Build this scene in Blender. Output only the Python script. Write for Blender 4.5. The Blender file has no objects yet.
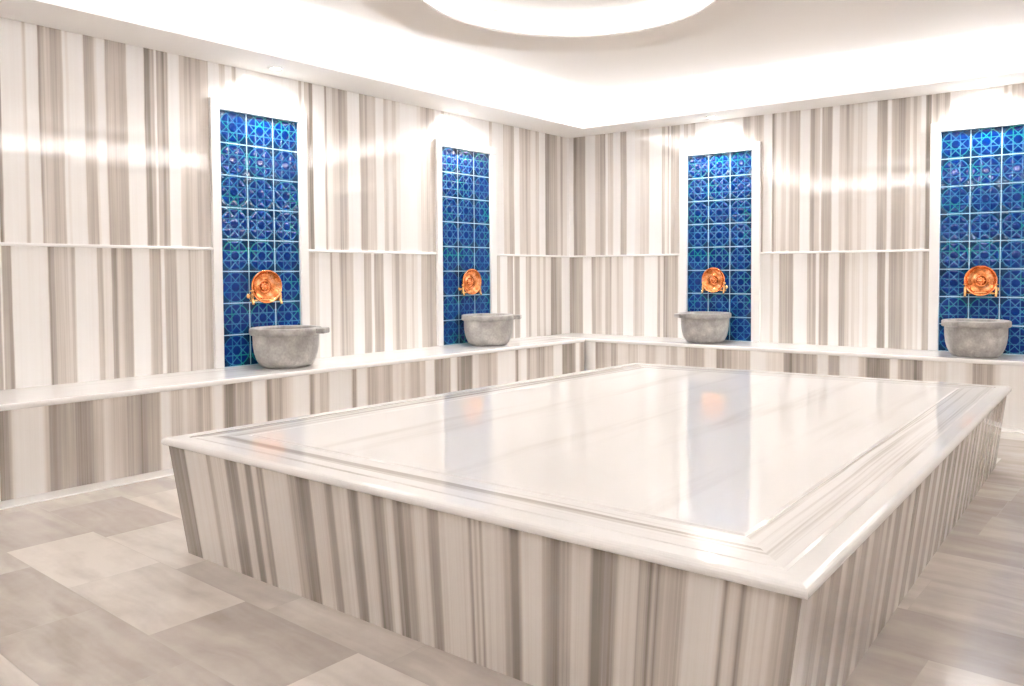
import bpy, bmesh, math, random
from mathutils import Vector, Matrix
random.seed(7)
sc = bpy.context.scene
COL = sc.collection
sc.view_settings.view_transform = 'Standard'
sc.view_settings.look = 'None'
sc.view_settings.gamma = 1.0
sc.view_settings.use_curve_mapping = False
sc.view_settings.exposure = 0.84
sc.cycles.use_denoising = True
sc.cycles.max_bounces = 10
sc.cycles.diffuse_bounces = 8
sc.cycles.caustics_reflective = False
sc.cycles.sample_clamp_indirect = 8.0

# ------------------------------------------------------------------ room measures (metres)
ANG = -0.0461                       # the left wall stands a little off square to the back wall
ZS, ZL, ZB, ZC = 2.352, 1.199, 0.451, 2.55     # soffit, ledge, bench top, ceiling
ZR = 2.36
RX, FY = 5.55, -7.3                 # right wall, front wall
DB, DBR = 0.55, 0.49                # bench depths
CA, SA = math.cos(ANG), math.sin(ANG)

def LW(d, s, z=0.0):                # left wall frame: d out of the wall, s along it
    return Vector((d*CA - s*SA, d*SA + s*CA, z))
def BW(d, s, z=0.0):                # back wall frame: d out of the wall, s along it
    return Vector((s, -d, z))

# ------------------------------------------------------------------ stripe profiles of the marble slabs: (start in metres, tone)
PROF = {
  'A_up': [(-4.744, 0.88), (-4.727, 0.04), (-4.627, 0.44), (-4.61, 0.04), (-4.554, 0.88), (-4.544, 0.62), (-4.525, 0.44), (-4.496, 0.62), (-4.44, 0.04), (-4.424, 0.24), (-4.412, 0.04), (-4.335, 0.62), (-4.278, 0.24), (-4.265, 0.04), (-4.224, 0.62), (-4.112, 0.04), (-4.015, 0.88), (-3.982, 0.62), (-3.959, 0.04), (-3.946, 0.62), (-3.917, 0.88), (-3.903, 0.62), (-3.881, 0.04), (-3.814, 0.44), (-3.783, 0.62), (-3.745, 0.44), (-3.713, 0.62), (-3.687, 0.44), (-3.655, None)],
  'A_lo': [(-4.752, 0.62), (-4.714, 0.88), (-4.7, 0.04), (-4.532, 0.88), (-4.519, 0.62), (-4.5, 0.44), (-4.42, 0.62), (-4.402, 0.04), (-4.291, 0.62), (-4.263, 0.24), (-4.216, 0.88), (-4.189, 0.44), (-4.156, 0.62), (-4.106, 0.04), (-4.011, 0.62), (-3.944, 0.04), (-3.922, 0.62), (-3.851, 0.24), (-3.778, 0.62), (-3.766, 0.44), (-3.696, 0.24), (-3.683, 0.44), (-3.672, None)],
  'B_up': [(-2.959, 0.44), (-2.918, 0.88), (-2.891, 0.04), (-2.796, 0.62), (-2.778, 0.24), (-2.731, 0.44), (-2.677, 0.62), (-2.62, 0.44), (-2.602, 0.04), (-2.495, 0.62), (-2.426, 0.44), (-2.348, 0.04), (-2.277, 0.44), (-2.232, 0.24), (-2.195, 0.44), (-2.158, 0.24), (-2.121, 0.04), (-1.949, 0.24), (-1.91, 0.44), (-1.85, 0.62), (-1.82, 0.44), (-1.769, None)],
  'B_lo': [(-2.967, 0.04), (-2.956, 0.44), (-2.888, 0.24), (-2.858, 0.04), (-2.764, 0.62), (-2.745, 0.24), (-2.685, 0.62), (-2.623, 0.44), (-2.566, 0.04), (-2.472, 0.62), (-2.408, 0.04), (-2.382, 0.62), (-2.293, 0.04), (-2.212, 0.44), (-2.175, 0.62), (-2.138, 0.44), (-2.072, 0.24), (-2.014, 0.44), (-1.995, 0.24), (-1.956, 0.04), (-1.917, 0.44), (-1.857, 0.62), (-1.776, None)],
  'C_up': [(-1.049, 0.04), (-0.949, 0.44), (-0.876, 0.62), (-0.808, 0.04), (-0.736, 0.44), (-0.654, 0.62), (-0.625, 0.44), (-0.582, 0.24), (-0.509, 0.44), (-0.459, 0.04), (-0.369, 0.88), (-0.314, 0.62), (-0.19, 0.24), (-0.143, 0.62), (-0.108, 0.24), (-0.044, 0.04), (0.018, 0.62), (0.051, None)],
  'C_lo': [(-1.054, 0.44), (-1.002, 0.04), (-0.908, 0.62), (-0.832, 0.04), (-0.813, 0.62), (-0.74, 0.04), (-0.658, 0.44), (-0.615, 0.62), (-0.581, 0.24), (-0.499, 0.44), (-0.454, 0.24), (-0.409, 0.44), (-0.364, 0.24), (-0.293, 0.88), (-0.209, 0.62), (-0.13, 0.04), (0.038, None)],
  'D_up': [(0.031, 0.04), (0.05, 0.88), (0.089, 0.62), (0.19, 0.04), (0.303, 0.44), (0.359, 0.62), (0.419, 0.04), (0.447, 0.44), (0.508, 0.04), (0.587, 0.62), (0.654, 0.04), (0.743, 0.24), (0.797, 0.44), (0.894, 0.04), (1.025, 0.62), (1.055, 0.24), (1.084, 0.62), (1.1, 0.04), (1.115, 0.62), (1.156, 0.44), (1.203, 0.04), (1.217, None)],
  'D_lo': [(0.033, 0.88), (0.05, 0.62), (0.157, 0.04), (0.259, 0.62), (0.311, 0.44), (0.381, 0.24), (0.416, 0.62), (0.485, 0.24), (0.541, 0.44), (0.613, 0.04), (0.725, 0.44), (0.84, 0.04), (0.979, 0.62), (1.005, 0.24), (1.042, 0.88), (1.084, 0.62), (1.188, 0.04), (1.218, None)],
  'E_up': [(1.965, 0.62), (1.986, 0.04), (2.061, 0.88), (2.079, 0.44), (2.098, 0.24), (2.137, 0.44), (2.18, 0.24), (2.206, 0.44), (2.283, 0.62), (2.297, 0.04), (2.381, 0.62), (2.418, 0.44), (2.459, 0.04), (2.475, 0.62), (2.557, 0.04), (2.613, 0.44), (2.661, 0.62), (2.693, 0.44), (2.725, 0.24), (2.756, 0.44), (2.787, 0.24), (2.826, 0.04), (2.902, 0.62), (2.978, 0.04), (3.008, 0.62), (3.111, 0.44), (3.14, 0.24), (3.162, 0.62), (3.191, 0.44), (3.217, 0.04), (3.251, 0.88), (3.294, None)],
  'E_lo': [(1.962, 0.04), (2.051, 0.44), (2.078, 0.04), (2.127, 0.62), (2.248, 0.04), (2.365, 0.62), (2.437, 0.04), (2.462, 0.62), (2.536, 0.04), (2.62, 0.62), (2.665, 0.44), (2.7, 0.24), (2.72, 0.44), (2.744, 0.24), (2.783, 0.04), (2.806, 0.24), (2.845, 0.04), (2.914, 0.88), (2.97, 0.04), (2.997, 0.62), (3.094, 0.44), (3.116, 0.24), (3.13, 0.44), (3.174, 0.24), (3.21, 0.04), (3.239, 0.62), (3.298, None)],
  'bench_left': [(-4.936, 0.88), (-4.89, 0.24), (-4.867, 0.04), (-4.741, 0.62), (-4.722, 0.88), (-4.691, 0.62), (-4.614, 0.88), (-4.529, 0.62), (-4.508, 0.44), (-4.481, 0.24), (-4.454, 0.44), (-4.39, 0.62), (-4.304, 0.88), (-4.271, 0.62), (-4.199, 0.04), (-4.141, 0.44), (-4.074, 0.24), (-4.05, 0.44), (-3.993, 0.62), (-3.968, 0.44), (-3.943, 0.62), (-3.901, 0.04), (-3.832, 0.88), (-3.756, 0.04), (-3.746, 0.62), (-3.662, 0.04), (-3.568, 0.88), (-3.529, 0.44), (-3.518, 0.62), (-3.466, 0.44), (-3.434, 0.24), (-3.381, 0.04), (-3.271, 0.88), (-3.248, 0.62), (-3.225, 0.24), (-3.191, 0.44), (-3.121, 0.04), (-2.94, 0.88), (-2.902, 0.04), (-2.826, 0.62), (-2.721, 0.44), (-2.668, 0.62), (-2.6, 0.24), (-2.53, 0.44), (-2.502, 0.24), (-2.454, 0.44), (-2.387, 0.62), (-2.358, 0.44), (-2.298, 0.04), (-2.207, 0.88), (-2.13, 0.62), (-2.051, 0.04), (-1.986, 0.88), (-1.819, 0.24), (-1.751, 0.44), (-1.645, 0.62), (-1.61, 0.44), (-1.537, 0.04), (-1.311, 0.88), (-1.28, 0.24), (-1.249, 0.04), (-1.174, 0.62), (-1.138, 0.44), (-1.031, 0.62), (-0.948, 0.44), (-0.819, 0.04), (-0.687, 0.88), (-0.504, 0.04), (-0.434, 0.62), (-0.362, None)],
  'bench_back': [(0.468, 0.62), (0.492, 0.04), (0.611, 0.62), (0.705, 0.44), (0.775, 0.62), (0.848, 0.24), (0.957, 0.44), (1.046, 0.24), (1.111, 0.44), (1.219, 0.24), (1.326, 0.44), (1.43, 0.24), (1.504, 0.62), (1.673, 0.24), (1.79, 0.88), (1.848, 0.62), (1.905, 0.44), (2.074, 0.04), (2.202, 0.24), (2.344, 0.88), (2.413, 0.62), (2.6, 0.04), (2.683, 0.62), (2.765, 0.04), (2.909, 0.44), (2.965, 0.88), (3.124, 0.04), (3.184, 0.62), (3.287, 0.88), (3.345, 0.24), (3.501, 0.04), (3.612, 0.24), (3.652, 0.62), (3.786, 0.24), (3.825, 0.04), (3.963, None)],
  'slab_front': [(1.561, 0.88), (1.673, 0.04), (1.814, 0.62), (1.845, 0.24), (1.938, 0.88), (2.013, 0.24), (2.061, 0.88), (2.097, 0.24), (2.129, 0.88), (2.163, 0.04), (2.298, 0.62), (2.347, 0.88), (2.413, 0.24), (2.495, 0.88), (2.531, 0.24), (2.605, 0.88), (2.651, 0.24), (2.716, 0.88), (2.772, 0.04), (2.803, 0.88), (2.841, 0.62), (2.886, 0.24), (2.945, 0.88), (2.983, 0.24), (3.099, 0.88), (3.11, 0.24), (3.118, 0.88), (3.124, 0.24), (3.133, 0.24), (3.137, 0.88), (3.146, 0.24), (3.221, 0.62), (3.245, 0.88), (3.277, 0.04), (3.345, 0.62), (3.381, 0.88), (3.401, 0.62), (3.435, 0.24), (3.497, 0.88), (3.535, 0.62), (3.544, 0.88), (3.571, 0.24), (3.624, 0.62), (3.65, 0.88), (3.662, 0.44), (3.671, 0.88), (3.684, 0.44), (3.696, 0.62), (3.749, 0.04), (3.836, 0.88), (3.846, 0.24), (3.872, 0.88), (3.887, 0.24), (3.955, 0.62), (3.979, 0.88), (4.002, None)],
  'lintel_1': [(-3.606, 0.04), (-3.56, 0.44), (-3.521, 0.04), (-3.475, 0.44), (-3.448, 0.04), (-3, 0.44), (-2.977, 0.04), (-2.914, None)],
  'lintel_2': [(-1.767, 0.04), (-1.691, 0.44), (-1.658, 0.04), (-1.614, 0.24), (-1.591, 0.04), (-1.129, 0.44), (-1.092, 0.04), (-0.99, None)],
  'lintel_3': [(1.207, 0.04), (1.247, 0.44), (1.286, 0.24), (1.316, 0.44), (1.355, 0.04), (1.803, 0.62), (1.866, 0.44), (1.91, 0.62), (1.972, None)],
  'lintel_4': [(3.284, 0.44), (3.318, 0.62), (3.346, 0.44), (3.38, 0.62), (3.413, 0.04), (3.764, 0.44), (3.79, 0.04), (3.814, 0.44), (3.925, None)],
}

def rand_prof(a, b, seed, lo=.03, hi=.12):
    r = random.Random(seed); out = []; s = a; w = True
    while s < b:
        out.append((s, r.choice([.04, .04, .24]) if w else r.choice([.44, .62, .62, .88])))
        s += r.uniform(lo, hi) * (1.1 if w else 1.0); w = not w
    out.append((b, None)); return out

# ------------------------------------------------------------------ node helpers
class NT:
    def __init__(self, name):
        self.m = bpy.data.materials.new(name); self.m.use_nodes = True
        self.t = self.m.node_tree; self.n = self.t.nodes; self.l = self.t.links
        self.b = self.n['Principled BSDF']
    def new(self, typ, **kw):
        n = self.n.new(typ)
        for k, v in kw.items(): setattr(n, k, v)
        return n
    def link(self, a, b): self.l.new(a, b)
    def put(self, sock, v):
        if hasattr(v, 'is_linked') or isinstance(v, bpy.types.NodeSocket): self.l.new(v, sock)
        else: sock.default_value = v
    def math(self, op, a, b=None, c=None, clamp=False):
        n = self.new('ShaderNodeMath', operation=op); n.use_clamp = clamp
        for i, v in enumerate((a, b, c)):
            if v is not None: self.put(n.inputs[i], v)
        return n.outputs[0]
    def noise(self, vec, scale, detail=2.0, rough=.5):
        n = self.new('ShaderNodeTexNoise'); self.put(n.inputs['Vector'], vec)
        n.inputs['Scale'].default_value = scale; n.inputs['Detail'].default_value = detail; n.inputs['Roughness'].default_value = rough
        return n.outputs['Fac']
    def comb(self, x, y, z=0.0):
        n = self.new('ShaderNodeCombineXYZ')
        for i, v in enumerate((x, y, z)): self.put(n.inputs[i], v)
        return n.outputs[0]
    def ramp(self, fac, stops, interp='LINEAR'):
        n = self.new('ShaderNodeValToRGB'); self.put(n.inputs[0], fac); r = n.color_ramp; r.interpolation = interp
        while len(r.elements) < len(stops): r.elements.new(.5)
        for e, (p, c) in zip(r.elements, stops): e.position = p; e.color = (*c, 1)
        return n.outputs[0]
    def mix(self, fac, a, b, mode='MIX'):
        n = self.new('ShaderNodeMix', data_type='RGBA', blend_type=mode)
        self.put(n.inputs[0], fac)
        for s, v in ((n.inputs[6], a), (n.inputs[7], b)):
            if isinstance(v, tuple): s.default_value = (*v, 1)
            else: self.l.new(v, s)
        return n.outputs[2]
    def uv(self):
        n = self.new('ShaderNodeUVMap'); s = self.new('ShaderNodeSeparateXYZ'); self.link(n.outputs[0], s.inputs[0])
        return s.outputs[0], s.outputs[1], n.outputs[0]
    def bump(self, h, strength, dist=.01):
        n = self.new('ShaderNodeBump'); n.inputs['Strength'].default_value = strength; n.inputs['Distance'].default_value = dist
        self.put(n.inputs['Height'], h); self.link(n.outputs[0], self.b.inputs['Normal'])
    def set(self, **kw):
        for k, v in kw.items(): self.put(self.b.inputs[k.replace('_', ' ')], v)
        return self.m

RAMP = [(0.0, (.88, .87, .86)), (.25, (.75, .715, .68)), (.45, (.59, .54, .50)), (.64, (.415, .37, .333)), (1.0, (.20, .174, .150))]

def stripes(name, prof, seed=0, soft=.006, wob=.0035, rough=.06, fine=.60, vlean=1.0):
    """banded marble: u runs 0..1 over the profile, v in metres"""
    a, b = prof[0][0], prof[-1][0]; L = b - a
    t = NT(name)
    u, v, uvv = t.uv()
    um = t.math('MULTIPLY', u, L)
    wn = t.noise(t.comb(t.math('MULTIPLY', um, 1.6), t.math('MULTIPLY', v, .9), seed*3.1), 1.6, 3)
    wn2 = t.noise(t.comb(t.math('MULTIPLY', um, 9.0), t.math('MULTIPLY', v, 1.2), seed*1.7+5), 1.0, 2)
    uw = t.math('ADD', u, t.math('MULTIPLY', t.math('SUBTRACT', wn, .5), wob*4/L))
    uw = t.math('ADD', uw, t.math('MULTIPLY', t.math('SUBTRACT', wn2, .5), wob*1.5/L))
    fc = t.new('ShaderNodeFloatCurve'); t.link(uw, fc.inputs['Value'])
    cur = fc.mapping.curves[0]
    pts = []
    n = len(prof) - 1
    for i in range(n):
        s0, s1 = prof[i][0], prof[i+1][0]; w = s1 - s0; e = min(soft*.5, w*.32)
        tn = prof[i][1]
        pts.append(((s0 + e - a)/L, tn)); pts.append(((s1 - e - a)/L, tn))
    pts[0] = (0.0, pts[0][1]); pts[-1] = (1.0, pts[-1][1])
    cur.points[0].location = pts[0]; cur.points[1].location = pts[-1]
    for p in pts[1:-1]: cur.points.new(min(max(p[0], .0005), .9995), p[1])
    for p in cur.points: p.handle_type = 'VECTOR'
    fc.mapping.update()
    tone = fc.outputs[0]
    f1 = t.noise(t.comb(t.math('MULTIPLY', um, 130.0), t.math('MULTIPLY', v, .7), seed*2.3), 1.0, 3, .6)
    f2 = t.noise(t.comb(t.math('MULTIPLY', um, 26.0), t.math('MULTIPLY', v, .6), seed*5.3+9), 1.0, 2)
    amp = t.math('MULTIPLY_ADD', tone, fine*1.5, fine*.22)
    tone = t.math('ADD', tone, t.math('MULTIPLY', t.math('SUBTRACT', f1, .5), amp))
    tone = t.math('ADD', tone, t.math('MULTIPLY', t.math('SUBTRACT', f2, .5), t.math('MULTIPLY', amp, .9)), clamp=True)
    cl = t.noise(t.comb(t.math('MULTIPLY', um, 5.0), t.math('MULTIPLY', v, 5.0), seed), 1.0, 3)
    colr = t.ramp(tone, RAMP)
    colr = t.mix(t.math('MULTIPLY', cl, .10), colr, (.82, .74, .66))
    return t.set(Base_Color=colr, Roughness=rough, IOR=1.5)

def white_marble(name, vein=.5, su=1.2, sv=9.0, seed=0.0, rough=.08, base=(.885, .875, .865), grey=(.50, .465, .435), lo=.50, hi=.78, ior=1.5, bend=.10):
    """white marble with soft grey veins running along u; u, v in metres"""
    t = NT(name)
    u, v, uvv = t.uv()
    w = t.noise(t.comb(t.math('MULTIPLY', u, 1.1), t.math('MULTIPLY', v, 1.6), seed), 1.0, 2)
    vv = t.math('ADD', v, t.math('MULTIPLY', t.math('SUBTRACT', w, .5), bend))
    n1 = t.noise(t.comb(t.math('MULTIPLY', u, su*.45), t.math('MULTIPLY', vv, sv), seed+3), 1.0, 3, .55)
    n2 = t.noise(t.comb(t.math('MULTIPLY', u, su*1.5), t.math('MULTIPLY', vv, sv*4), seed+7), 1.0, 3, .6)
    f = t.math('ADD', t.math('MULTIPLY', n1, .75), t.math('MULTIPLY', n2, .25))
    mr = t.new('ShaderNodeMapRange'); mr.interpolation_type = 'SMOOTHSTEP'
    t.link(f, mr.inputs[0]); mr.inputs[1].default_value = lo; mr.inputs[2].default_value = hi; mr.inputs[4].default_value = vein
    c = t.mix(mr.outputs[0], base, grey)
    return t.set(Base_Color=c, Roughness=rough, IOR=ior)

def plain(name, col, rough=.6, metallic=0.0, **kw):
    t = NT(name); return t.set(Base_Color=(*col, 1), Roughness=rough, Metallic=metallic, **kw)

def emit(name, col, s):
    t = NT(name)
    return t.set(Base_Color=(*col, 1), Emission_Color=(*col, 1), Emission_Strength=s)

def tile_mat():
    t = NT('glazed_star_tile')
    u, v, uvv = t.uv()
    fx = t.math('MULTIPLY_ADD', t.math('FRACT', u), 2.0, -1.0)
    fy = t.math('MULTIPLY_ADD', t.math('FRACT', v), 2.0, -1.0)
    r = t.math('SQRT', t.math('ADD', t.math('MULTIPLY', fx, fx), t.math('MULTIPLY', fy, fy)))
    a = t.math('ARCTAN2', fy, fx)
    a2 = t.math('PINGPONG', a, math.pi/8)
    dmin = None
    for k in (0, 1, -1, 2):
        c = t.math('MULTIPLY', r, t.math('COSINE', t.math('SUBTRACT', a2, k*math.pi/4)))
        d = t.math('ABSOLUTE', t.math('SUBTRACT', c, .31))
        dmin = d if dmin is None else t.math('MINIMUM', dmin, d)
    ring = t.math('ABSOLUTE', t.math('SUBTRACT', r, .93))
    dmin = t.math('MINIMUM', dmin, ring)
    line = t.math('SUBTRACT', 1.0, t.math('DIVIDE', t.math('SUBTRACT', dmin, .012), .035), clamp=True)
    gr = t.math('MAXIMUM', t.math('ABSOLUTE', fx), t.math('ABSOLUTE', fy))
    grout = t.math('GREATER_THAN', gr, .968)
    nz = t.noise(t.comb(t.math('MULTIPLY', u, .9), t.math('MULTIPLY', v, .9), 2.0), 1.3, 3)
    nz2 = t.noise(t.comb(u, v, 8.0), 6.0, 2)
    # field: deep blue inside the rosette, darker teal in the tile corners
    inner = t.math('LESS_THAN', r, .93)
    deep = t.mix(nz2, (.0005, .009, .080), (.001, .024, .165))
    corner = t.mix(nz2, (.0005, .012, .048), (.001, .030, .095))
    field = t.mix(inner, corner, deep)
    lcol = t.ramp(nz, [(.38, (.012, .10, .24)), (.52, (.04, .17, .33)), (.66, (.008, .22, .20))])
    c = t.mix(t.math('MULTIPLY', line, .85), field, lcol)
    c = t.mix(grout, c, (.32, .52, .66))
    pil = t.math('SQRT', t.math('DIVIDE', t.math('MINIMUM', dmin, .16), .16))
    h = t.math('SUBTRACT', pil, t.math('MULTIPLY', grout, 1.0))
    h = t.math('ADD', h, t.math('MULTIPLY', nz2, .35))
    t.bump(h, .38, .006)
    return t.set(Base_Color=c, Roughness=t.math('MULTIPLY_ADD', grout, .5, .06), IOR=1.45, Specular_IOR_Level=.30)

def copper_mat():
    t = NT('polished_copper')
    o = t.new('ShaderNodeTexCoord').outputs['Object']
    n1 = t.noise(o, 26.0, 2); n2 = t.noise(o, 75.0, 2)
    c = t.ramp(n1, [(.35, (.50, .14, .04)), (.52, (.74, .28, .10)), (.68, (.88, .43, .24))])
    t.bump(t.math('ADD', n1, t.math('MULTIPLY', n2, .5)), .45, .012)
    return t.set(Base_Color=c, Roughness=.13, Metallic=1.0)

def stone_mat():
    t = NT('grey_marble')
    o = t.new('ShaderNodeTexCoord').outputs['Object']
    n1 = t.noise(o, 9.0, 5, .62); n2 = t.noise(o, 70.0, 3, .6)
    f = t.math('ADD', t.math('MULTIPLY', n1, .8), t.math('MULTIPLY', n2, .2))
    c = t.ramp(f, [(.30, (.21, .20, .19)), (.48, (.32, .305, .29)), (.60, (.43, .41, .39)), (.75, (.62, .60, .57))])
    t.bump(n2, .12, .004)
    return t.set(Base_Color=c, Roughness=.38)

def floor_mat():
    t = NT('floor_marble_tiles')
    u, v, uvv = t.uv()
    at = t.new('ShaderNodeAttribute', attribute_name='tone'); tone = at.outputs['Fac']
    sd = t.new('ShaderNodeAttribute', attribute_name='seed').outputs['Fac']
    s = t.math('MULTIPLY', sd, 37.0)
    w = t.noise(t.comb(t.math('MULTIPLY', u, 2.0), t.math('MULTIPLY', v, 3.0), s), 1.0, 3)
    vv = t.math('ADD', v, t.math('MULTIPLY', t.math('SUBTRACT', w, .5), .16))
    n1 = t.noise(t.comb(t.math('MULTIPLY', u, .7), t.math('MULTIPLY', vv, 11.0), s), 1.0, 3, .6)
    n2 = t.noise(t.comb(t.math('MULTIPLY', u, 5.0), t.math('MULTIPLY', vv, 9.0), s), 1.0, 4, .6)
    f = t.math('ADD', tone, t.math('MULTIPLY', t.math('SUBTRACT', n1, .5), .75))
    f = t.math('ADD', f, t.math('MULTIPLY', t.math('SUBTRACT', n2, .5), .55), clamp=True)
    c = t.ramp(f, [(0, (.72, .67, .62)), (.35, (.52, .47, .43)), (.7, (.38, .335, .30)), (1, (.26, .225, .195))])
    return t.set(Base_Color=c, Roughness=.16, IOR=1.5)

# ------------------------------------------------------------------ mesh helpers
class MB:
    def __init__(self): self.v = []; self.f = []; self.uv = []; self.mi = []; self.smooth = []; self.mats = []
    def mat(self, m):
        if m not in self.mats: self.mats.append(m)
        return self.mats.index(m)
    def face(self, pts, mat, uvs=None, smooth=False):
        i = len(self.v); self.v += [tuple(p) for p in pts]; self.f.append(list(range(i, i+len(pts))))
        self.uv.append(uvs or [(0, 0)]*len(pts)); self.mi.append(self.mat(mat)); self.smooth.append(smooth)
    def grid(self, P, mat, UV=None, closed_u=False, closed_v=False, smooth=True):
        """P[i][j] grid of points"""
        i0 = len(self.v); nu = len(P); nv = len(P[0])
        for row in P: self.v += [tuple(p) for p in row]
        for i in range(nu if closed_u else nu-1):
            for j in range(nv if closed_v else nv-1):
                a, b = i, (i+1) % nu; c, d = j, (j+1) % nv
                self.f.append([i0+a*nv+c, i0+b*nv+c, i0+b*nv+d, i0+a*nv+d])
                if UV: self.uv.append([UV[a][c], UV[b][c], UV[b][d], UV[a][d]])
                else: self.uv.append([(0, 0)]*4)
                self.mi.append(self.mat(mat)); self.smooth.append(smooth)
    def box(self, o, ex, ey, ez, mat, uvscale=True):
        """o corner; ex, ey, ez edge vectors; uv in metres (u along the longer edge of each face)"""
        o, ex, ey, ez = map(Vector, (o, ex, ey, ez))
        for a, p, q in ((o, ey, ex), (o+ez, ex, ey), (o, ex, ez), (o+ey, ez, ex), (o, ez, ey), (o+ex, ey, ez)):
            lp, lq = p.length, q.length
            uv = [(0, 0), (lp, 0), (lp, lq), (0, lq)]
            if lq > lp: uv = [(y, x) for x, y in uv]
            self.face([a, a+p, a+p+q, a+q], mat, uv)
    def prism(self, prof, p0, p1, ax_d, mat, cap=True):
        """profile of (d, z) swept from p0 to p1 ; ax_d the direction of d; uv u along sweep"""
        p0, p1, ax = Vector(p0), Vector(p1), Vector(ax_d); L = (p1-p0).length; n = len(prof)
        acc = 0
        for i in range(n):
            a, b = prof[i], prof[(i+1) % n]; l = math.dist(a, b)
            A = ax*a[0] + Vector((0, 0, a[1])); B = ax*b[0] + Vector((0, 0, b[1]))
            self.face([p0+A, p1+A, p1+B, p0+B], mat, [(0, acc), (L, acc), (L, acc+l), (0, acc+l)]); acc += l
        if cap:
            for p, rev in ((p0, False), (p1, True)):
                pts = [p + ax*d + Vector((0, 0, z)) for d, z in prof]
                self.face(pts[::-1] if rev else pts, mat)
    def lathe(self, prof, seg, mat, axis='z', mod=None, origin=(0, 0, 0)):
        P = []; ox, oy, oz = origin
        for k in range(seg):
            th = 2*math.pi*k/seg; c, s = math.cos(th), math.sin(th); row = []
            for r, h in prof:
                rr = r*(mod(th, r, h) if mod else 1)
                row.append((ox+rr*c, oy+rr*s, oz+h) if axis == 'z' else (ox+h, oy+rr*c, oz+rr*s))
            P.append(row)
        self.grid(P, mat, closed_u=True)
    def tube(self, path, rads, mat, seg=12, cap=True):
        pts = [Vector(p) for p in path]; P = []
        if not isinstance(rads, (list, tuple)): rads = [rads]*len(pts)
        for i, p in enumerate(pts):
            d = (pts[min(i+1, len(pts)-1)] - pts[max(i-1, 0)]).normalized()
            up = Vector((1, 0, 0)) if abs(d.x) < .8 else Vector((0, 1, 0))
            a = d.cross(up).normalized(); b = d.cross(a)
            P.append([p + (a*math.cos(2*math.pi*k/seg) + b*math.sin(2*math.pi*k/seg))*rads[i] for k in range(seg)])
        self.grid(P, mat, closed_v=True)
        if cap:
            self.face(P[0][::-1], mat); self.face(P[-1], mat)
    def build(self, name, parent=None, bevel=0.0, weld=True, seg=2):
        me = bpy.data.meshes.new(name)
        me.from_pydata(self.v, [], self.f)
        uvl = me.uv_layers.new(name='UVMap')
        k = 0
        for uvs in self.uv:
            for q in uvs: uvl.data[k].uv = q; k += 1
        for m in self.mats: me.materials.append(m)
        for p, mi, s in zip(me.polygons, self.mi, self.smooth): p.material_index = mi; p.use_smooth = s
        bm = bmesh.new(); bm.from_mesh(me)
        if weld: bmesh.ops.remove_doubles(bm, verts=bm.verts, dist=1e-5)
        bmesh.ops.recalc_face_normals(bm, faces=bm.faces) if weld else None
        bm.to_mesh(me); bm.free(); me.update()
        o = bpy.data.objects.new(name, me); COL.objects.link(o)
        if parent: o.parent = parent
        if bevel:
            b = o.modifiers.new('bevel', 'BEVEL'); b.width = bevel; b.segments = seg; b.limit_method = 'ANGLE'; b.angle_limit = math.radians(40)
            b.harden_normals = False
        return o

def structure(o): o['kind'] = 'structure'; return o
def thing(name, label, cat, loc=(0, 0, 0), rz=0.0, group=None):
    o = bpy.data.objects.new(name, None); COL.objects.link(o); o.empty_display_size = .1
    o.location = loc; o.rotation_euler = (0, 0, rz); o['label'] = label; o['category'] = cat
    if group: o['group'] = group
    return o
def copy_thing(root, loc, rz, label):
    r = root.copy(); COL.objects.link(r); r.location = loc; r.rotation_euler = (0, 0, rz); r['label'] = label
    for ch in list(root.children):
        c = ch.copy(); COL.objects.link(c); c.parent = r
        for g in list(ch.children):
            d = g.copy(); COL.objects.link(d); d.parent = c
    return r

# ------------------------------------------------------------------ materials
M_plaster = plain('white_plaster', (.70, .655, .61), .75)
M_soffit = plain('soffit_paint', (.84, .82, .80), .7)
M_frame = white_marble('frame_white_marble', vein=.10, seed=2.0, rough=.12)
M_ledge = white_marble('ledge_white_marble', vein=.15, seed=5.0, rough=.12)
M_bench_top = white_marble('bench_top_marble', vein=.45, su=2.2, sv=14, seed=11.0, rough=.07, lo=.50, hi=.72)
M_slab_field = white_marble('platform_field_marble', vein=.42, su=.9, sv=4.5, seed=21.0, rough=.05, lo=.50, hi=.74, ior=1.26)
M_slab_edge = white_marble('platform_edge_marble', vein=.20, su=1.2, sv=16, seed=31.0, rough=.10, lo=.5, hi=.75, ior=1.32)
M_slab_band = white_marble('platform_band_marble', vein=.85, su=.4, sv=20, seed=41.0, rough=.06, grey=(.38, .345, .31), lo=.46, hi=.60, bend=.025, ior=1.30)
M_joint = plain('grey_joint', (.38, .35, .32), .5)
M_bed = plain('floor_joint', (.36, .325, .29), .6)
M_tile = tile_mat()
M_stone = stone_mat()
M_floor = floor_mat()
M_strip = white_marble('floor_strip_marble', vein=.25, seed=51.0, rough=.15)
M_copper = copper_mat()
M_brass = plain('golden_brass', (.74, .45, .20), .18, 1.0)
M_chrome = plain('white_enamel', (.85, .84, .82), .35)
LED = (.94, 1.0, 1.08)
M_led = emit('warm_led', LED, 330.0)
M_led3 = emit('warm_led_slim', LED, 38.0)
M_led2 = emit('warm_led_ring', LED, 18.0)
M_lens = emit('downlight_lens', (1, .95, .9), 30)

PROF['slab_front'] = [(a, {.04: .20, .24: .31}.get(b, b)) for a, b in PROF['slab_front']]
PL = {k: stripes('marble_'+k.lower(), v, i) for i, (k, v) in enumerate(PROF.items())}

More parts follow.
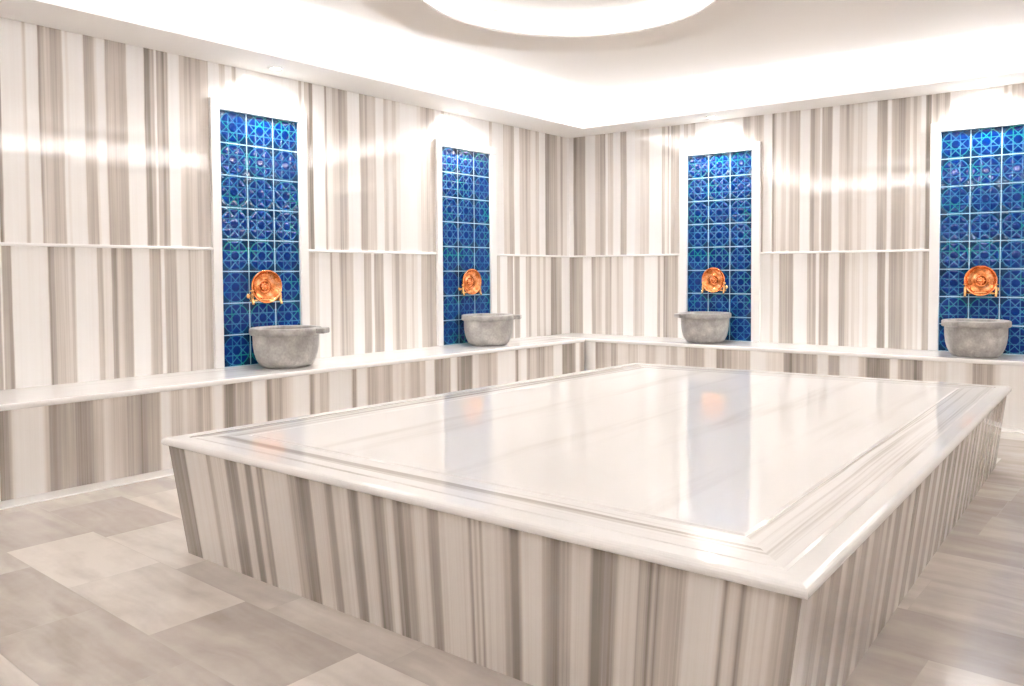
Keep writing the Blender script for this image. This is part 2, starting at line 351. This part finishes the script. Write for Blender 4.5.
# ------------------------------------------------------------------ floor
CH = []   # hand-set tones of tiles seen in the photograph: (x, y, tone)
CH += [(1.25, -5.29, .30), (1.60, -5.37, .66), (2.2, -5.38, .60), (2.75, -5.40, .62), (3.3, -5.4, .5), (2.0, -5.56, .2), (2.6, -5.6, .25),
       (1.35, -5.12, .0), (1.93, -5.13, .14), (2.47, -5.03, .55), (3.0, -5.1, .03), (.84, -5.06, .42), (.5, -5.0, .3),
       (.9, -4.8, .45), (1.4, -4.85, .10), (2.02, -4.89, .30), (2.45, -4.90, .12), (2.9, -4.93, .22), (.55, -4.5, .30), (.9, -4.5, .02), (1.25, -4.5, .10), (1.2, -4.25, .0), (.75, -4.2, .05)]
def build_floor():
    m = MB(); tones = []; seeds = []
    rng = random.Random(3); RW, TL = .30, .57
    x0, x1 = -.9, 6.2
    for k in range(-9, 17):
        y1 = -4.855 + RW*(k+1); y0 = y1 - RW
        off = {-1: .505, -2: .18, 0: .05}.get(k, rng.uniform(0, TL))
        x = x0 - TL + off
        while x < x1:
            g = .0008
            q = [(x+g, y0+g), (x+TL-g, y0+g), (x+TL-g, y1-g), (x+g, y1-g)]
            ctr = LW(x+TL/2, y0+RW/2)
            tn = rng.choice([.08, .15, .22, .30, .40, .52])
            if ctr.x > 3.9: tn = rng.choice([.30, .40, .5, .6])
            for cx, cy, ct in CH:
                loc = Vector((cx*CA + cy*SA, -cx*SA + cy*CA))
                if x <= loc.x < x+TL and y0 <= loc.y < y1: tn = ct
            m.face([LW(a, b, 0) for a, b in q], M_floor, q); tones.append(.06+tn*.85); seeds.append(rng.random())
            x += TL
    # bed below the joints, and slab thickness
    a, b = x0, x1
    m.face([LW(a-.6, -7.7, -.002), LW(b+.6, -7.7, -.002), LW(b+.6, .5, -.002), LW(a-.6, .5, -.002)], M_bed); tones.append(0); seeds.append(0)
    m.face([LW(a-.6, -7.7, -.1), LW(a-.6, .5, -.1), LW(b+.6, .5, -.1), LW(b+.6, -7.7, -.1)], M_bed); tones.append(0); seeds.append(0)
    o = m.build('floor', weld=False)
    for nm, vals in (('tone', tones), ('seed', seeds)):
        at = o.data.attributes.new(nm, 'FLOAT', 'FACE'); at.data.foreach_set('value', vals)
    structure(o)
build_floor()

# ------------------------------------------------------------------ walls
def wall(name, fr, secs, s0, s1):
    """fr: frame function, secs: (s0, s1, z0, z1, material, u0, u1)"""
    m = MB()
    for a, b, z0, z1, mat, u0, u1 in secs:
        m.face([fr(0, a, z0), fr(0, b, z0), fr(0, b, z1), fr(0, a, z1)], mat, [(u0, z0), (u1, z0), (u1, z1), (u0, z1)])
    back = [fr(-.12, s0, 0), fr(-.12, s1, 0), fr(-.12, s1, ZC+.1), fr(-.12, s0, ZC+.1)]
    m.face(back[::-1], M_plaster)
    F = [fr(0, s0, 0), fr(0, s1, 0), fr(0, s1, ZC+.1), fr(0, s0, ZC+.1)]
    m.face([fr(0, s0, ZC), fr(0, s1, ZC), fr(0, s1, ZC+.1), fr(0, s0, ZC+.1)], M_plaster)
    for i in range(4):
        j = (i+1) % 4; m.face([F[j], F[i], back[i], back[j]], M_plaster)
    return structure(m.build(name, weld=False))
def sec(key, a, b, z0, z1):
    """u so that the profile's own metres are kept; the section covers a..b"""
    p = PROF[key]; pa, pb = p[0][0], p[-1][0]
    return (a, b, z0, z1, PL[key], (a-pa)/(pb-pa), (b-pa)/(pb-pa))
FR = {1: (-3.632, -2.955), 2: (-1.762, -1.068), 3: (1.215, 1.968), 4: (3.288, 4.030)}      # outer edges of the tile panel frames
TI = {1: -3.575, 2: -1.708, 3: 1.288, 4: 3.357}
TWD = {1: .558, 2: .568, 3: .605, 4: .60}                                           # first tile edge, panels are .6 wide
ZT = 2.068; ZF = 2.133
for k, (a, b, sd) in {'X_left': (FY-.3, -4.744, 61), 'Y_back': (4.03, 5.9, 62), 'R_up': (FY-.2, .1, 63), 'F_up': (-.8, 5.9, 65)}.items():
    PROF[k] = rand_prof(a, b, sd); PL[k] = stripes('marble_'+k.lower(), PROF[k], sd)
M_pier = M_frame
secs = [sec('X_left', FY-.1, -4.744, 0, ZC), sec('A_up', -4.744, FR[1][0], ZL, ZC), sec('A_lo', -4.744, FR[1][0], 0, ZL),
        sec('lintel_1', FR[1][0], FR[1][1], ZF-.03, ZC), (FR[1][0], FR[1][1], 0, ZF-.03, M_pier, 0, .7),
        sec('B_up', FR[1][1], FR[2][0], ZL, ZC), sec('B_lo', FR[1][1], FR[2][0], 0, ZL),
        sec('lintel_2', FR[2][0], FR[2][1], ZF-.03, ZC), (FR[2][0], FR[2][1], 0, ZF-.03, M_pier, 0, .7),
        sec('C_up', FR[2][1], 0, ZL, ZC), sec('C_lo', FR[2][1], 0, 0, ZL)]
wall('wall_left', LW, secs, FY-.1, 0)
secs = [sec('D_up', 0, FR[3][0], ZL, ZC), sec('D_lo', 0, FR[3][0], 0, ZL),
        sec('lintel_3', FR[3][0], FR[3][1], ZF-.03, ZC), (FR[3][0], FR[3][1], 0, ZF-.03, M_pier, 0, .7),
        sec('E_up', FR[3][1], FR[4][0], ZL, ZC), sec('E_lo', FR[3][1], FR[4][0], 0, ZL),
        sec('lintel_4', FR[4][0], FR[4][1], ZF-.03, ZC), (FR[4][0], FR[4][1], 0, ZF-.03, M_pier, 0, .7),
        sec('Y_back', FR[4][1], RX, 0, ZC)]
wall('wall_back', BW, secs, 0, RX)
wall('wall_right', lambda d, s, z: Vector((RX-d, s, z)), [sec('R_up', FY, 0, 0, ZC)], FY, 0)
wall('wall_front', lambda d, s, z: Vector((s, FY+d, z)), [sec('F_up', -.35, RX, 0, ZC)], -.35, RX)

# ledge strips at mid height
def ledge(name, fr, a, b):
    m = MB(); P = [(0, -.009), (.012, -.009), (.018, -.004), (.018, .004), (.012, .009), (0, .009)]
    d = fr(1, 0, 0) - fr(0, 0, 0)
    m.prism(P, fr(0, a, ZL), fr(0, b, ZL), d, M_ledge); structure(m.build(name))
ledge('trim_1', LW, FY, FR[1][0]); ledge('trim_2', LW, FR[1][1], FR[2][0]); ledge('trim_3', LW, FR[2][1], -.019)
ledge('trim_4', BW, .0, FR[3][0]); ledge('trim_5', BW, FR[3][1], FR[4][0]); ledge('trim_6', BW, FR[4][1], RX)

# ------------------------------------------------------------------ ceiling, soffit with cove, round ring
def ceiling():
    m = MB(); N = 96; C = Vector((2.33, -3.30, 0)); R = .98
    ring = [C + Vector((math.cos(2*math.pi*k/N)*R, math.sin(2*math.pi*k/N)*R, ZC)) for k in range(N)]
    # outer sheet: radial grid out to a rectangle
    def hit(th):
        c, s = math.cos(th), math.sin(th); best = 1e9
        for lim, comp, o in ((RX+.05, c, C.x), (-.5, c, C.x), (.05, s, C.y), (FY-.15, s, C.y)):
            if abs(comp) > 1e-9:
                q = (lim-o)/comp
                if q > 0: best = min(best, q)
        return C + Vector((c*best, s*best, ZC))
    out = [hit(2*math.pi*k/N) for k in range(N)]
    # the four corners of the rectangle are added as triangles
    for k in range(N):
        j = (k+1) % N; m.face([ring[j], ring[k], out[k], out[j]], M_plaster)
    for X, Y in ((RX+.05, .05), (RX+.05, FY-.15), (-.5, .05), (-.5, FY-.15)):
        for k in range(N):
            j = (k+1) % N; a, b = out[k], out[j]
            if abs(a.x-b.x) > 1e-4 and abs(a.y-b.y) > 1e-4 and math.hypot((a.x+b.x)/2-X, (a.y+b.y)/2-Y) < .6:
                m.face([a, Vector((X, Y, ZC)), b], M_plaster)
    # recess in the middle
    top = [Vector((p.x, p.y, ZC+.16)) for p in ring]
    for k in range(N):
        j = (k+1) % N; m.face([ring[k], ring[j], top[j], top[k]], M_plaster, smooth=True)
    m.face(top[::-1], M_plaster)
    structure(m.build('ceiling', weld=False))
ceiling()
SL, SB = .42, .36     # soffit widths
def soffit():
    m = MB(); z0, z1 = ZS, ZS+.05
    outer = [LW(0, 0, 0), Vector((RX, 0, 0)), Vector((RX, FY, 0)), LW(0, FY-.02, 0)]
    def Lx(y): return SL/CA + y*(-SA/CA)
    inner = [Vector((Lx(-SB), -SB, 0)), Vector((RX-SL, -SB, 0)), Vector((RX-SL, FY+SL, 0)), Vector((Lx(FY+SL), FY+SL, 0))]
    def at(p, z): return Vector((p.x, p.y, z))
    def off(i, t): return inner[i].lerp(outer[i], t)
    zt = z0 + .010
    for i in range(4):
        j = (i+1) % 4
        m.face([at(outer[i], z0), at(outer[j], z0), at(inner[j], z0), at(inner[i], z0)], M_soffit)
        m.face([at(inner[i], z0), at(inner[j], z0), at(inner[j], z1), at(inner[i], z1)], M_soffit)
        e, g = off(i, .30), off(j, .30)
        m.face([at(inner[i], z1), at(inner[j], z1), at(g, z1), at(e, z1)], M_soffit)
        m.face([at(e, z1), at(g, z1), at(g, zt), at(e, zt)], M_soffit)
        m.face([at(e, zt), at(g, zt), at(outer[j], zt), at(outer[i], zt)], M_soffit)
    structure(m.build('trim_7'))
    # light strips out of sight on top of the soffit: a strong one low in the tray, a slim one on the shoulder behind the lip
    for nm, t0, t1, za, zb, mat in (('trim_8', .66, .76, zt, zt+.006, M_led), ('trim_12', .19, .25, z1, z1+.014, M_led3)):
        m = MB()
        for i in range(4):
            j = (i+1) % 4
            a, b, c, d = off(i, t0), off(j, t0), off(j, t1), off(i, t1)
            m.face([at(a, zb), at(b, zb), at(c, zb), at(d, zb)], mat)
            for p, q in ((a, b), (b, c), (c, d), (d, a)): m.face([at(p, za), at(q, za), at(q, zb), at(p, zb)], mat)
        structure(m.build(nm))
soffit()
def medallion():
    C = (2.33, -3.30, 0); N = 96
    m = MB()      # dropped drum with a round opening
    m.lathe([(.719, ZR), (1.016, ZR), (1.016, ZC), (.96, ZC), (.96, ZR+.012), (.719, ZR+.012), (.719, ZR)], N, M_plaster, origin=C)
    o = m.build('trim_9'); structure(o)
    for p in o.data.polygons: p.use_smooth = False
    m = MB(); m.lathe([(.80, ZR+.013), (.83, ZR+.013), (.83, ZR+.026), (.80, ZR+.026), (.80, ZR+.013)], N, M_led2, origin=C); structure(m.build('trim_10'))
    m = MB(); m.lathe([(0.001, 2.455), (.609, 2.455), (.609, 2.50), (.20, 2.50), (.20, ZC+.16), (.001, ZC+.16)], N, M_plaster, origin=C); o = m.build('trim_11'); structure(o)
    for p in o.data.polygons: p.use_smooth = False
medallion()

# ------------------------------------------------------------------ bench round two walls
def bench():
    root = thing('marble_bench', 'low striped marble bench with white top running along both walls under the basins', 'bench', LW(.3, -.3, 0))
    root.location = (0, 0, 0)
    NOSE = .03; ov = .018
    # tops
    def nose(d0, d1): return [(d0, -NOSE), (d1-.010, -NOSE), (d1-.003, -NOSE+.004), (d1, -NOSE+.011), (d1, -.011), (d1-.003, -.004), (d1-.010, 0), (d0, 0)]
    m = MB(); m.prism(nose(.002, DB), LW(0, FY+.06, ZB), LW(0, -DBR, ZB), LW(1, 0)-LW(0, 0), M_bench_top); m.build('seat_top', root)
    m = MB(); m.prism(nose(.002, DBR), BW(0, .02, ZB), BW(0, RX-.003, ZB), BW(1, 0)-BW(0, 0), M_bench_top); m.build('seat_top', root)
    # fronts
    zt = ZB-NOSE
    pl = PROF['bench_left']; pa, pb = pl[0][0], pl[-1][0]
    m = MB(); d = DB-ov
    m.face([LW(d, pa, 0), LW(d, -DBR+ov, 0), LW(d, -DBR+ov, zt), LW(d, pa, zt)], PL['bench_left'], [(0, 0), (1, 0), (1, zt), (0, zt)])
    PROF['bx'] = rand_prof(FY, pa, 71); PL['bx'] = stripes('marble_bx', PROF['bx'], 71)
    m.face([LW(d, FY+.06, 0), LW(d, pa, 0), LW(d, pa, zt), LW(d, FY+.06, zt)], PL['bx'], [(0, 0), (1, 0), (1, zt), (0, zt)])
    m.build('front_panel', root, weld=False)
    pk = PROF['bench_back']; pa, pb = pk[0][0], pk[-1][0]; d = DBR-ov
    m = MB()
    m.face([BW(d, pa, 0), BW(d, pb, 0), BW(d, pb, zt), BW(d, pa, zt)], PL['bench_back'], [(0, 0), (1, 0), (1, zt), (0, zt)])
    PROF['by'] = rand_prof(pb, RX, 72); PL['by'] = stripes('marble_by', PROF['by'], 72)
    m.face([BW(d, pb, 0), BW(d, RX-.003, 0), BW(d, RX-.003, zt), BW(d, pb, zt)], PL['by'], [(0, 0), (1, 0), (1, zt), (0, zt)])
    m.build('front_panel', root, weld=False)
    # pale strip laid along the foot of the bench
    m = MB(); P = [(0, 0.0005), (.13, 0.0005), (.13, .005), (.126, .007), (0, .007)]
    m.prism(P, LW(DB-ov, FY+.06, 0), LW(DB-ov, -DBR+.02, 0), LW(1, 0)-LW(0, 0), M_strip); structure(m.build('baseboard_left'))
    m = MB(); m.prism(P, BW(DBR-ov, .56, 0), BW(DBR-ov, RX-.003, 0), BW(1, 0)-BW(0, 0), M_strip); structure(m.build('baseboard_back'))
bench()

# ------------------------------------------------------------------ heated platform in the middle
def platform():
    root = thing('marble_platform', 'large low marble platform mid-floor with grey striped sides and polished white top', 'platform', (0, 0, 0))
    Z = .4284; T = .027
    top = [Vector((1.541, -4.862, 0)), Vector((4.019, -4.903, 0)), Vector((4.012, -1.600, 0)), Vector((1.752, -1.735, 0))]
    bot = [Vector((1.651, -4.826, 0)), Vector((3.945, -4.866, 0)), Vector((3.950, -1.674, 0)), Vector((1.850, -1.80, 0))]
    def inset(q, d):
        n = len(q); res = []
        for i in range(n):
            a, b, c = q[i-1], q[i], q[(i+1) % n]
            e0 = (b-a).normalized(); e1 = (c-b).normalized()
            n0 = Vector((-e0.y, e0.x, 0)); n1 = Vector((-e1.y, e1.x, 0))
            k = (n0+n1); k = k / (1 + n0.dot(n1)); res.append(b + k*d)
        return res
    def at(p, z): return Vector((p.x, p.y, z))
    bt = inset(top, .018)
    zt = Z - T
    PROF['side_r'] = [(-4.88, .24), (-4.80, .62)]
    r = random.Random(12); s = -4.72; w = True
    while s < -1.7:
        PROF['side_r'].append((s, r.choice([.24, .34]) if w else r.choice([.62, .75, .75]))); s += r.uniform(.035, .06) if w else r.uniform(.05, .10); w = not w
    PROF['side_r'].append((-1.62, None))
    PL['side_r'] = stripes('marble_side_r', PROF['side_r'], 81)
    PROF['side_b'] = rand_prof(0, 2.3, 82); PL['side_b'] = stripes('marble_side_b', PROF['side_b'], 82)
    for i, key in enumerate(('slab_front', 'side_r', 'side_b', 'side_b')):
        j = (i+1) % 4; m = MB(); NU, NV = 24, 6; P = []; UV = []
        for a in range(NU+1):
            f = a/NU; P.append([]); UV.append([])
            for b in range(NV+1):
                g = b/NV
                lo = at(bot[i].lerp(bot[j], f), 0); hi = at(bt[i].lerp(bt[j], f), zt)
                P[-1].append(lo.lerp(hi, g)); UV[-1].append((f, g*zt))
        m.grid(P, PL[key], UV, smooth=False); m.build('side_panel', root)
    # rim: bullnosed outer slab, mitred
    rim = [(0.0, -T+.006), (.002, -T+.002), (.006, -T), (.20, -T), (.20, -.005), (.067, -.005), (.066, -.001), (.065, 0), (.017, 0), (.010, -.002), (.005, -.005), (.0015, -.010), (0, -.015)]
    m = MB(); n = len(rim)
    for i in range(4):
        j = (i+1) % 4; e = (top[j]-top[i]); L = e.length
        acc = 0
        for k in range(n):
            a, b = rim[k], rim[(k+1) % n]; l = math.dist(a, b)
            A0 = at(inset(top, a[0])[i], Z+a[1]); A1 = at(inset(top, a[0])[j], Z+a[1])
            B0 = at(inset(top, b[0])[i], Z+b[1]); B1 = at(inset(top, b[0])[j], Z+b[1])
            m.face([A0, A1, B1, B0], M_joint if k in (4, 5) else M_slab_edge, [(0+i*3.3, acc), (L+i*3.3, acc), (L+i*3.3, acc+l), (i*3.3, acc+l)]); acc += l
    m.build('edge_rim', root, weld=False)
    # band between two grooves
    m = MB(); a0, a1 = .078, .217; zb = Z - .0015
    for i in range(4):
        j = (i+1) % 4; L = (top[j]-top[i]).length
        q0, q1 = inset(top, a0), inset(top, a1)
        b0, b1 = inset(top, a0-.008), inset(top, a1+.008)
        pts = [at(q0[i], zb), at(q0[j], zb), at(q1[j], zb), at(q1[i], zb)]
        uvs = [(i*4.7, 0), (i*4.7+L, 0), (i*4.7+L-.16, a1-a0), (i*4.7+.16, a1-a0)]
        m.face(pts, M_slab_band, uvs)
        m.face([at(b0[i], Z-.0048), at(b0[j], Z-.0048), pts[1], pts[0]], M_slab_band, [uvs[0], uvs[1], uvs[1], uvs[0]])
        m.face([pts[3], pts[2], at(b1[j], Z-.0048), at(b1[i], Z-.0048)], M_slab_band, [uvs[3], uvs[2], uvs[2], uvs[3]])
    m.build('border_band', root, weld=False)
    # centre
    q = inset(top, .231); q2 = inset(top, .19); q3 = inset(top, .224)
    m = MB()
    m.face([at(p, Z) for p in q], M_slab_field, [(p.y, p.x) for p in q])
    for i in range(4):
        j = (i+1) % 4; m.face([at(q3[i], Z-.0048), at(q3[j], Z-.0048), at(q[j], Z), at(q[i], Z)], M_slab_field, [(i*2.0, .3), (i*2.0+2, .3), (i*2.0+2, .3), (i*2.0, .3)])
    m.face([at(p, Z-.0049) for p in q2], M_joint)
    m.build('centre_top', root, weld=False)
platform()

# ------------------------------------------------------------------ tile panels
def tile_panel(fr, k, label, rz):
    s = TI[k]; a, b = FR[k]; W = TWD[k]; c = s + W/2
    loc = fr(0, c, ZB)
    root = thing('tile_panel', label, 'tile panel', loc, rz, 'blue tile panels in white marble frames')
    R = Matrix.Rotation(-rz, 4, 'Z')
    def P(d, ss, z): return R @ (fr(d, ss, z) - loc)
    H = ZT
    m = MB(); d = .008
    m.face([P(d, s, ZB+.001), P(d, s+W, ZB+.001), P(d, s+W, H), P(d, s, H)], M_tile, [(0, 0), (3, 0), (3, 8), (0, 8)])
    for q, w in (((s, ZB+.001), (s+W, ZB+.001)), ((s+W, ZB+.001), (s+W, H)), ((s+W, H), (s, H)), ((s, H), (s, ZB+.001))):
        m.face([P(.001, *q), P(.001, *w), P(d, *w), P(d, *q)], M_joint)
    m.build('tile_field', root, weld=False)
    D = .026
    def strip(a0, a1, z0, z1):
        m = MB(); o = P(.001, a0, z0)
        m.box(o, P(D, a0, z0)-o, P(.001, a1, z0)-o, P(.001, a0, z1)-o, M_frame); return m
    strip(a, s, ZB+.001, H).build('jamb', root, bevel=.003); strip(s+W, b, ZB+.001, H).build('jamb', root, bevel=.003)
    strip(a, b, H, ZF).build('header', root, bevel=.003)
    return root
tile_panel(LW, 1, 'tall blue star-patterned tile panel on the left wall, the nearer one to the camera', ANG)
tile_panel(LW, 2, 'blue star-patterned tile panel on the left wall, the farther one beside the corner', ANG)
tile_panel(BW, 3, 'blue star-patterned tile panel on the back wall, first one right of the room corner', -math.pi/2)
tile_panel(BW, 4, 'blue star-patterned tile panel on the back wall, cut by the right edge of the photo', -math.pi/2)

# ------------------------------------------------------------------ wash basins (local: +x away from the wall)
def basin():
    root = thing('wash_basin', '', 'basin', group='grey marble wash basins on the bench')
    m = MB()
    prof = [(.001, 0.0), (.130, 0.0), (.148, .006), (.166, .024), (.182, .055), (.193, .095), (.199, .140), (.201, .206), (.201, .210), (.178, .210), (.176, .175), (.160, .09), (.12, .045), (.001, .035)]
    m.lathe(prof, 64, M_stone); m.build('bowl', root)
    m = MB()
    m.lathe([(.195, .206), (.213, .206), (.218, .210), (.220, .216), (.219, .242), (.216, .248), (.210, .250), (.186, .250), (.181, .246), (.178, .238), (.177, .206), (.195, .206)], 64, M_stone)
    m.build('rim', root)
    m = MB()      # flat pouring lug on the rim
    q = math.radians(34); ux = Vector((math.cos(q), math.sin(q), 0)); uy = Vector((-ux.y, ux.x, 0))
    m.box(ux*.198 - uy*.05 + Vector((0, 0, .213)), ux*.070, uy*.10, (0, 0, .034), M_stone); m.build('lug', root, bevel=.007)
    return root
b0 = basin()
spots = [(LW(.26, TI[1]+.285, ZB), ANG, 'grey marble wash basin on the left bench, the nearer of its two to the camera'),
         (LW(.27, TI[2]+.27, ZB), ANG, 'grey marble wash basin on the left bench, the farther of its two from the camera'),
         (BW(.27, TI[3]+.295, ZB), -math.radians(158), 'grey marble wash basin on the back bench, first one right of the room corner'),
         (BW(.25, TI[4]+.285, ZB), -math.radians(158), 'grey marble wash basin on the back bench at the right edge of the photo')]
for i, (p, rz, lab) in enumerate(spots):
    if i == 0: b0.location = p; b0.rotation_euler = (0, 0, rz); b0['label'] = lab
    else: copy_thing(b0, p, rz, lab)

# ------------------------------------------------------------------ copper wall fountains (local: +x away from the wall)
def fountain():
    root = thing('copper_fountain', '', 'faucet', group='round copper wall fountains over the basins')
    m = MB()
    m.lathe([(.001, .026), (.030, .026), (.034, .033), (.040, .035), (.045, .031), (.052, .027), (.072, .030), (.088, .040), (.098, .056), (.102, .062), (.107, .063), (.109, .058), (.104, .044), (.092, .024), (.070, .012), (.001, .010)], 64, M_copper, axis='x')
    m.build('dish', root)
    m = MB()      # embossed flower in the middle
    m.lathe([(.024, .024), (.027, .031), (.022, .036), (.015, .036), (.013, .041), (.007, .046), (.001, .047)], 48, M_copper, axis='x', mod=lambda th, r, h: 1 + (.16*math.cos(8*th) if r > .012 else 0))
    m.build('boss', root)
    m = MB()
    m.tube([(.040, -.112, -.088), (.040, .112, -.088)], .009, M_brass); m.tube([(.010, -.05, -.088), (.040, -.05, -.088)], .008, M_brass); m.tube([(.010, .05, -.088), (.040, .05, -.088)], .008, M_brass)
    m.build('bracket', root)
    for s in (-1, 1):
        y = .100*s
        m = MB()
        m.tube([(.010, y, -.060), (.014, y, -.060), (.014, y, -.060), (.050, y, -.060)], [.016, .016, .009, .009], M_brass)
        m.tube([(.050, y, -.040), (.050, y, -.050), (.050, y, -.075), (.052, y, -.088), (.060, y, -.100), (.066, y, -.116)], [.008, .011, .0115, .0105, .009, .008], M_brass)
        tp = m.build('tap', root)
        m = MB()
        m.tube([(.050, y, -.040), (.050, y, -.030)], .006, M_brass)
        m.lathe([(.001, -.032), (.012, -.032), (.015, -.027), (.012, -.021), (.004, -.018), (.001, -.018)], 20, M_brass, origin=(.050, y, 0), mod=lambda th, r, h: 1 + (.12*math.cos(4*th) if r > .008 else 0))
        m.build('handle', tp)
    m = MB(); m.lathe([(.001, .0015), (.055, .0015), (.055, .008), (.048, .014), (.001, .014)], 32, M_copper, axis='x'); m.build('wall_plate', root)
    return root
f0 = fountain(); ZFA = .974
spots = [(LW(.0085, TI[1]+.275, ZFA-.015), ANG, 'round copper wall fountain on the left wall panel nearer the camera'),
         (LW(.0085, TI[2]+.29, ZFA-.005), ANG, 'round copper wall fountain on the left wall panel close to the room corner'),
         (BW(.0085, TI[3]+.275, ZFA), -math.pi/2, 'round copper wall fountain on the back wall, first one right of the corner'),
         (BW(.0085, TI[4]+.285, ZFA), -math.pi/2, 'round copper wall fountain on the back wall at the right edge of the photo')]
for i, (p, rz, lab) in enumerate(spots):
    if i == 0: f0.location = p; f0.rotation_euler = (0, 0, rz); f0['label'] = lab
    else: copy_thing(f0, p, rz, lab)

# ------------------------------------------------------------------ downlights in the soffit, one over each panel
def downlight(energy):
    root = thing('ceiling_downlight', '', 'ceiling light', group='small round downlights in the ceiling edge')
    m = MB(); m.lathe([(.030, .0), (.034, -.004), (.046, -.004), (.050, -.0005), (.030, -.0005)], 40, M_chrome); m.build('trim_ring', root)
    m = MB(); m.lathe([(.001, -.0015), (.030, -.0015), (.030, -.0006), (.001, -.0006)], 32, M_lens); m.build('lens', root)
    li = bpy.data.lights.new('downlight_lamp', 'SPOT'); li.energy = energy; li.color = (1, .99, .97); li.spot_size = math.radians(160); li.spot_blend = 1.0; li.shadow_soft_size = .03
    lo = bpy.data.objects.new('lamp', li); COL.objects.link(lo); lo.parent = root; lo.location = (0, 0, -.012)
    return root
d0 = downlight(40.0)
spots = [(LW(.17, TI[1]+.3, ZS), ANG, 'small round downlight in the ceiling edge over the nearer left wall tile panel'),
         (LW(.12, TI[2]+.15, ZS), ANG, 'small round downlight in the ceiling edge over the left wall panel beside the corner'),
         (BW(.17, TI[3]+.3, ZS), -math.pi/2, 'small round downlight over the first back wall tile panel from the corner'),
         (BW(.14, TI[4]+.29, ZS), -math.pi/2, 'small round downlight in the ceiling edge at the upper right of the photo')]
for i, (p, rz, lab) in enumerate(spots):
    if i == 0: d0.location = p; d0.rotation_euler = (0, 0, rz); d0['label'] = lab
    else: copy_thing(d0, p, rz, lab)

# ------------------------------------------------------------------ world and camera
w = bpy.data.worlds.new('world'); sc.world = w; w.use_nodes = True
w.node_tree.nodes['Background'].inputs[0].default_value = (1, .95, .9, 1); w.node_tree.nodes['Background'].inputs[1].default_value = .0
cd = bpy.data.cameras.new('camera'); cam = bpy.data.objects.new('camera', cd); COL.objects.link(cam)
yaw, pit, rol, f = .6095, .0374, -.0036, 798.51
F = Vector((-math.sin(yaw)*math.cos(pit), math.cos(yaw)*math.cos(pit), -math.sin(pit)))
R = Vector((math.cos(yaw), math.sin(yaw), 0)); U = R.cross(F)
R2 = R*math.cos(rol) + U*math.sin(rol); U2 = U*math.cos(rol) - R*math.sin(rol)
Mx = Matrix((R2, U2, -F)).transposed().to_4x4(); Mx.translation = Vector((4.5224, -6.4196, 1.0436))
cam.matrix_world = Mx
cd.sensor_fit = 'HORIZONTAL'; cd.sensor_width = 36; cd.lens = f/1024*36
cd.shift_x = -61.14/1024; cd.shift_y = -40.67/1024
cd.clip_start = .05; cd.clip_end = 50
sc.camera = cam
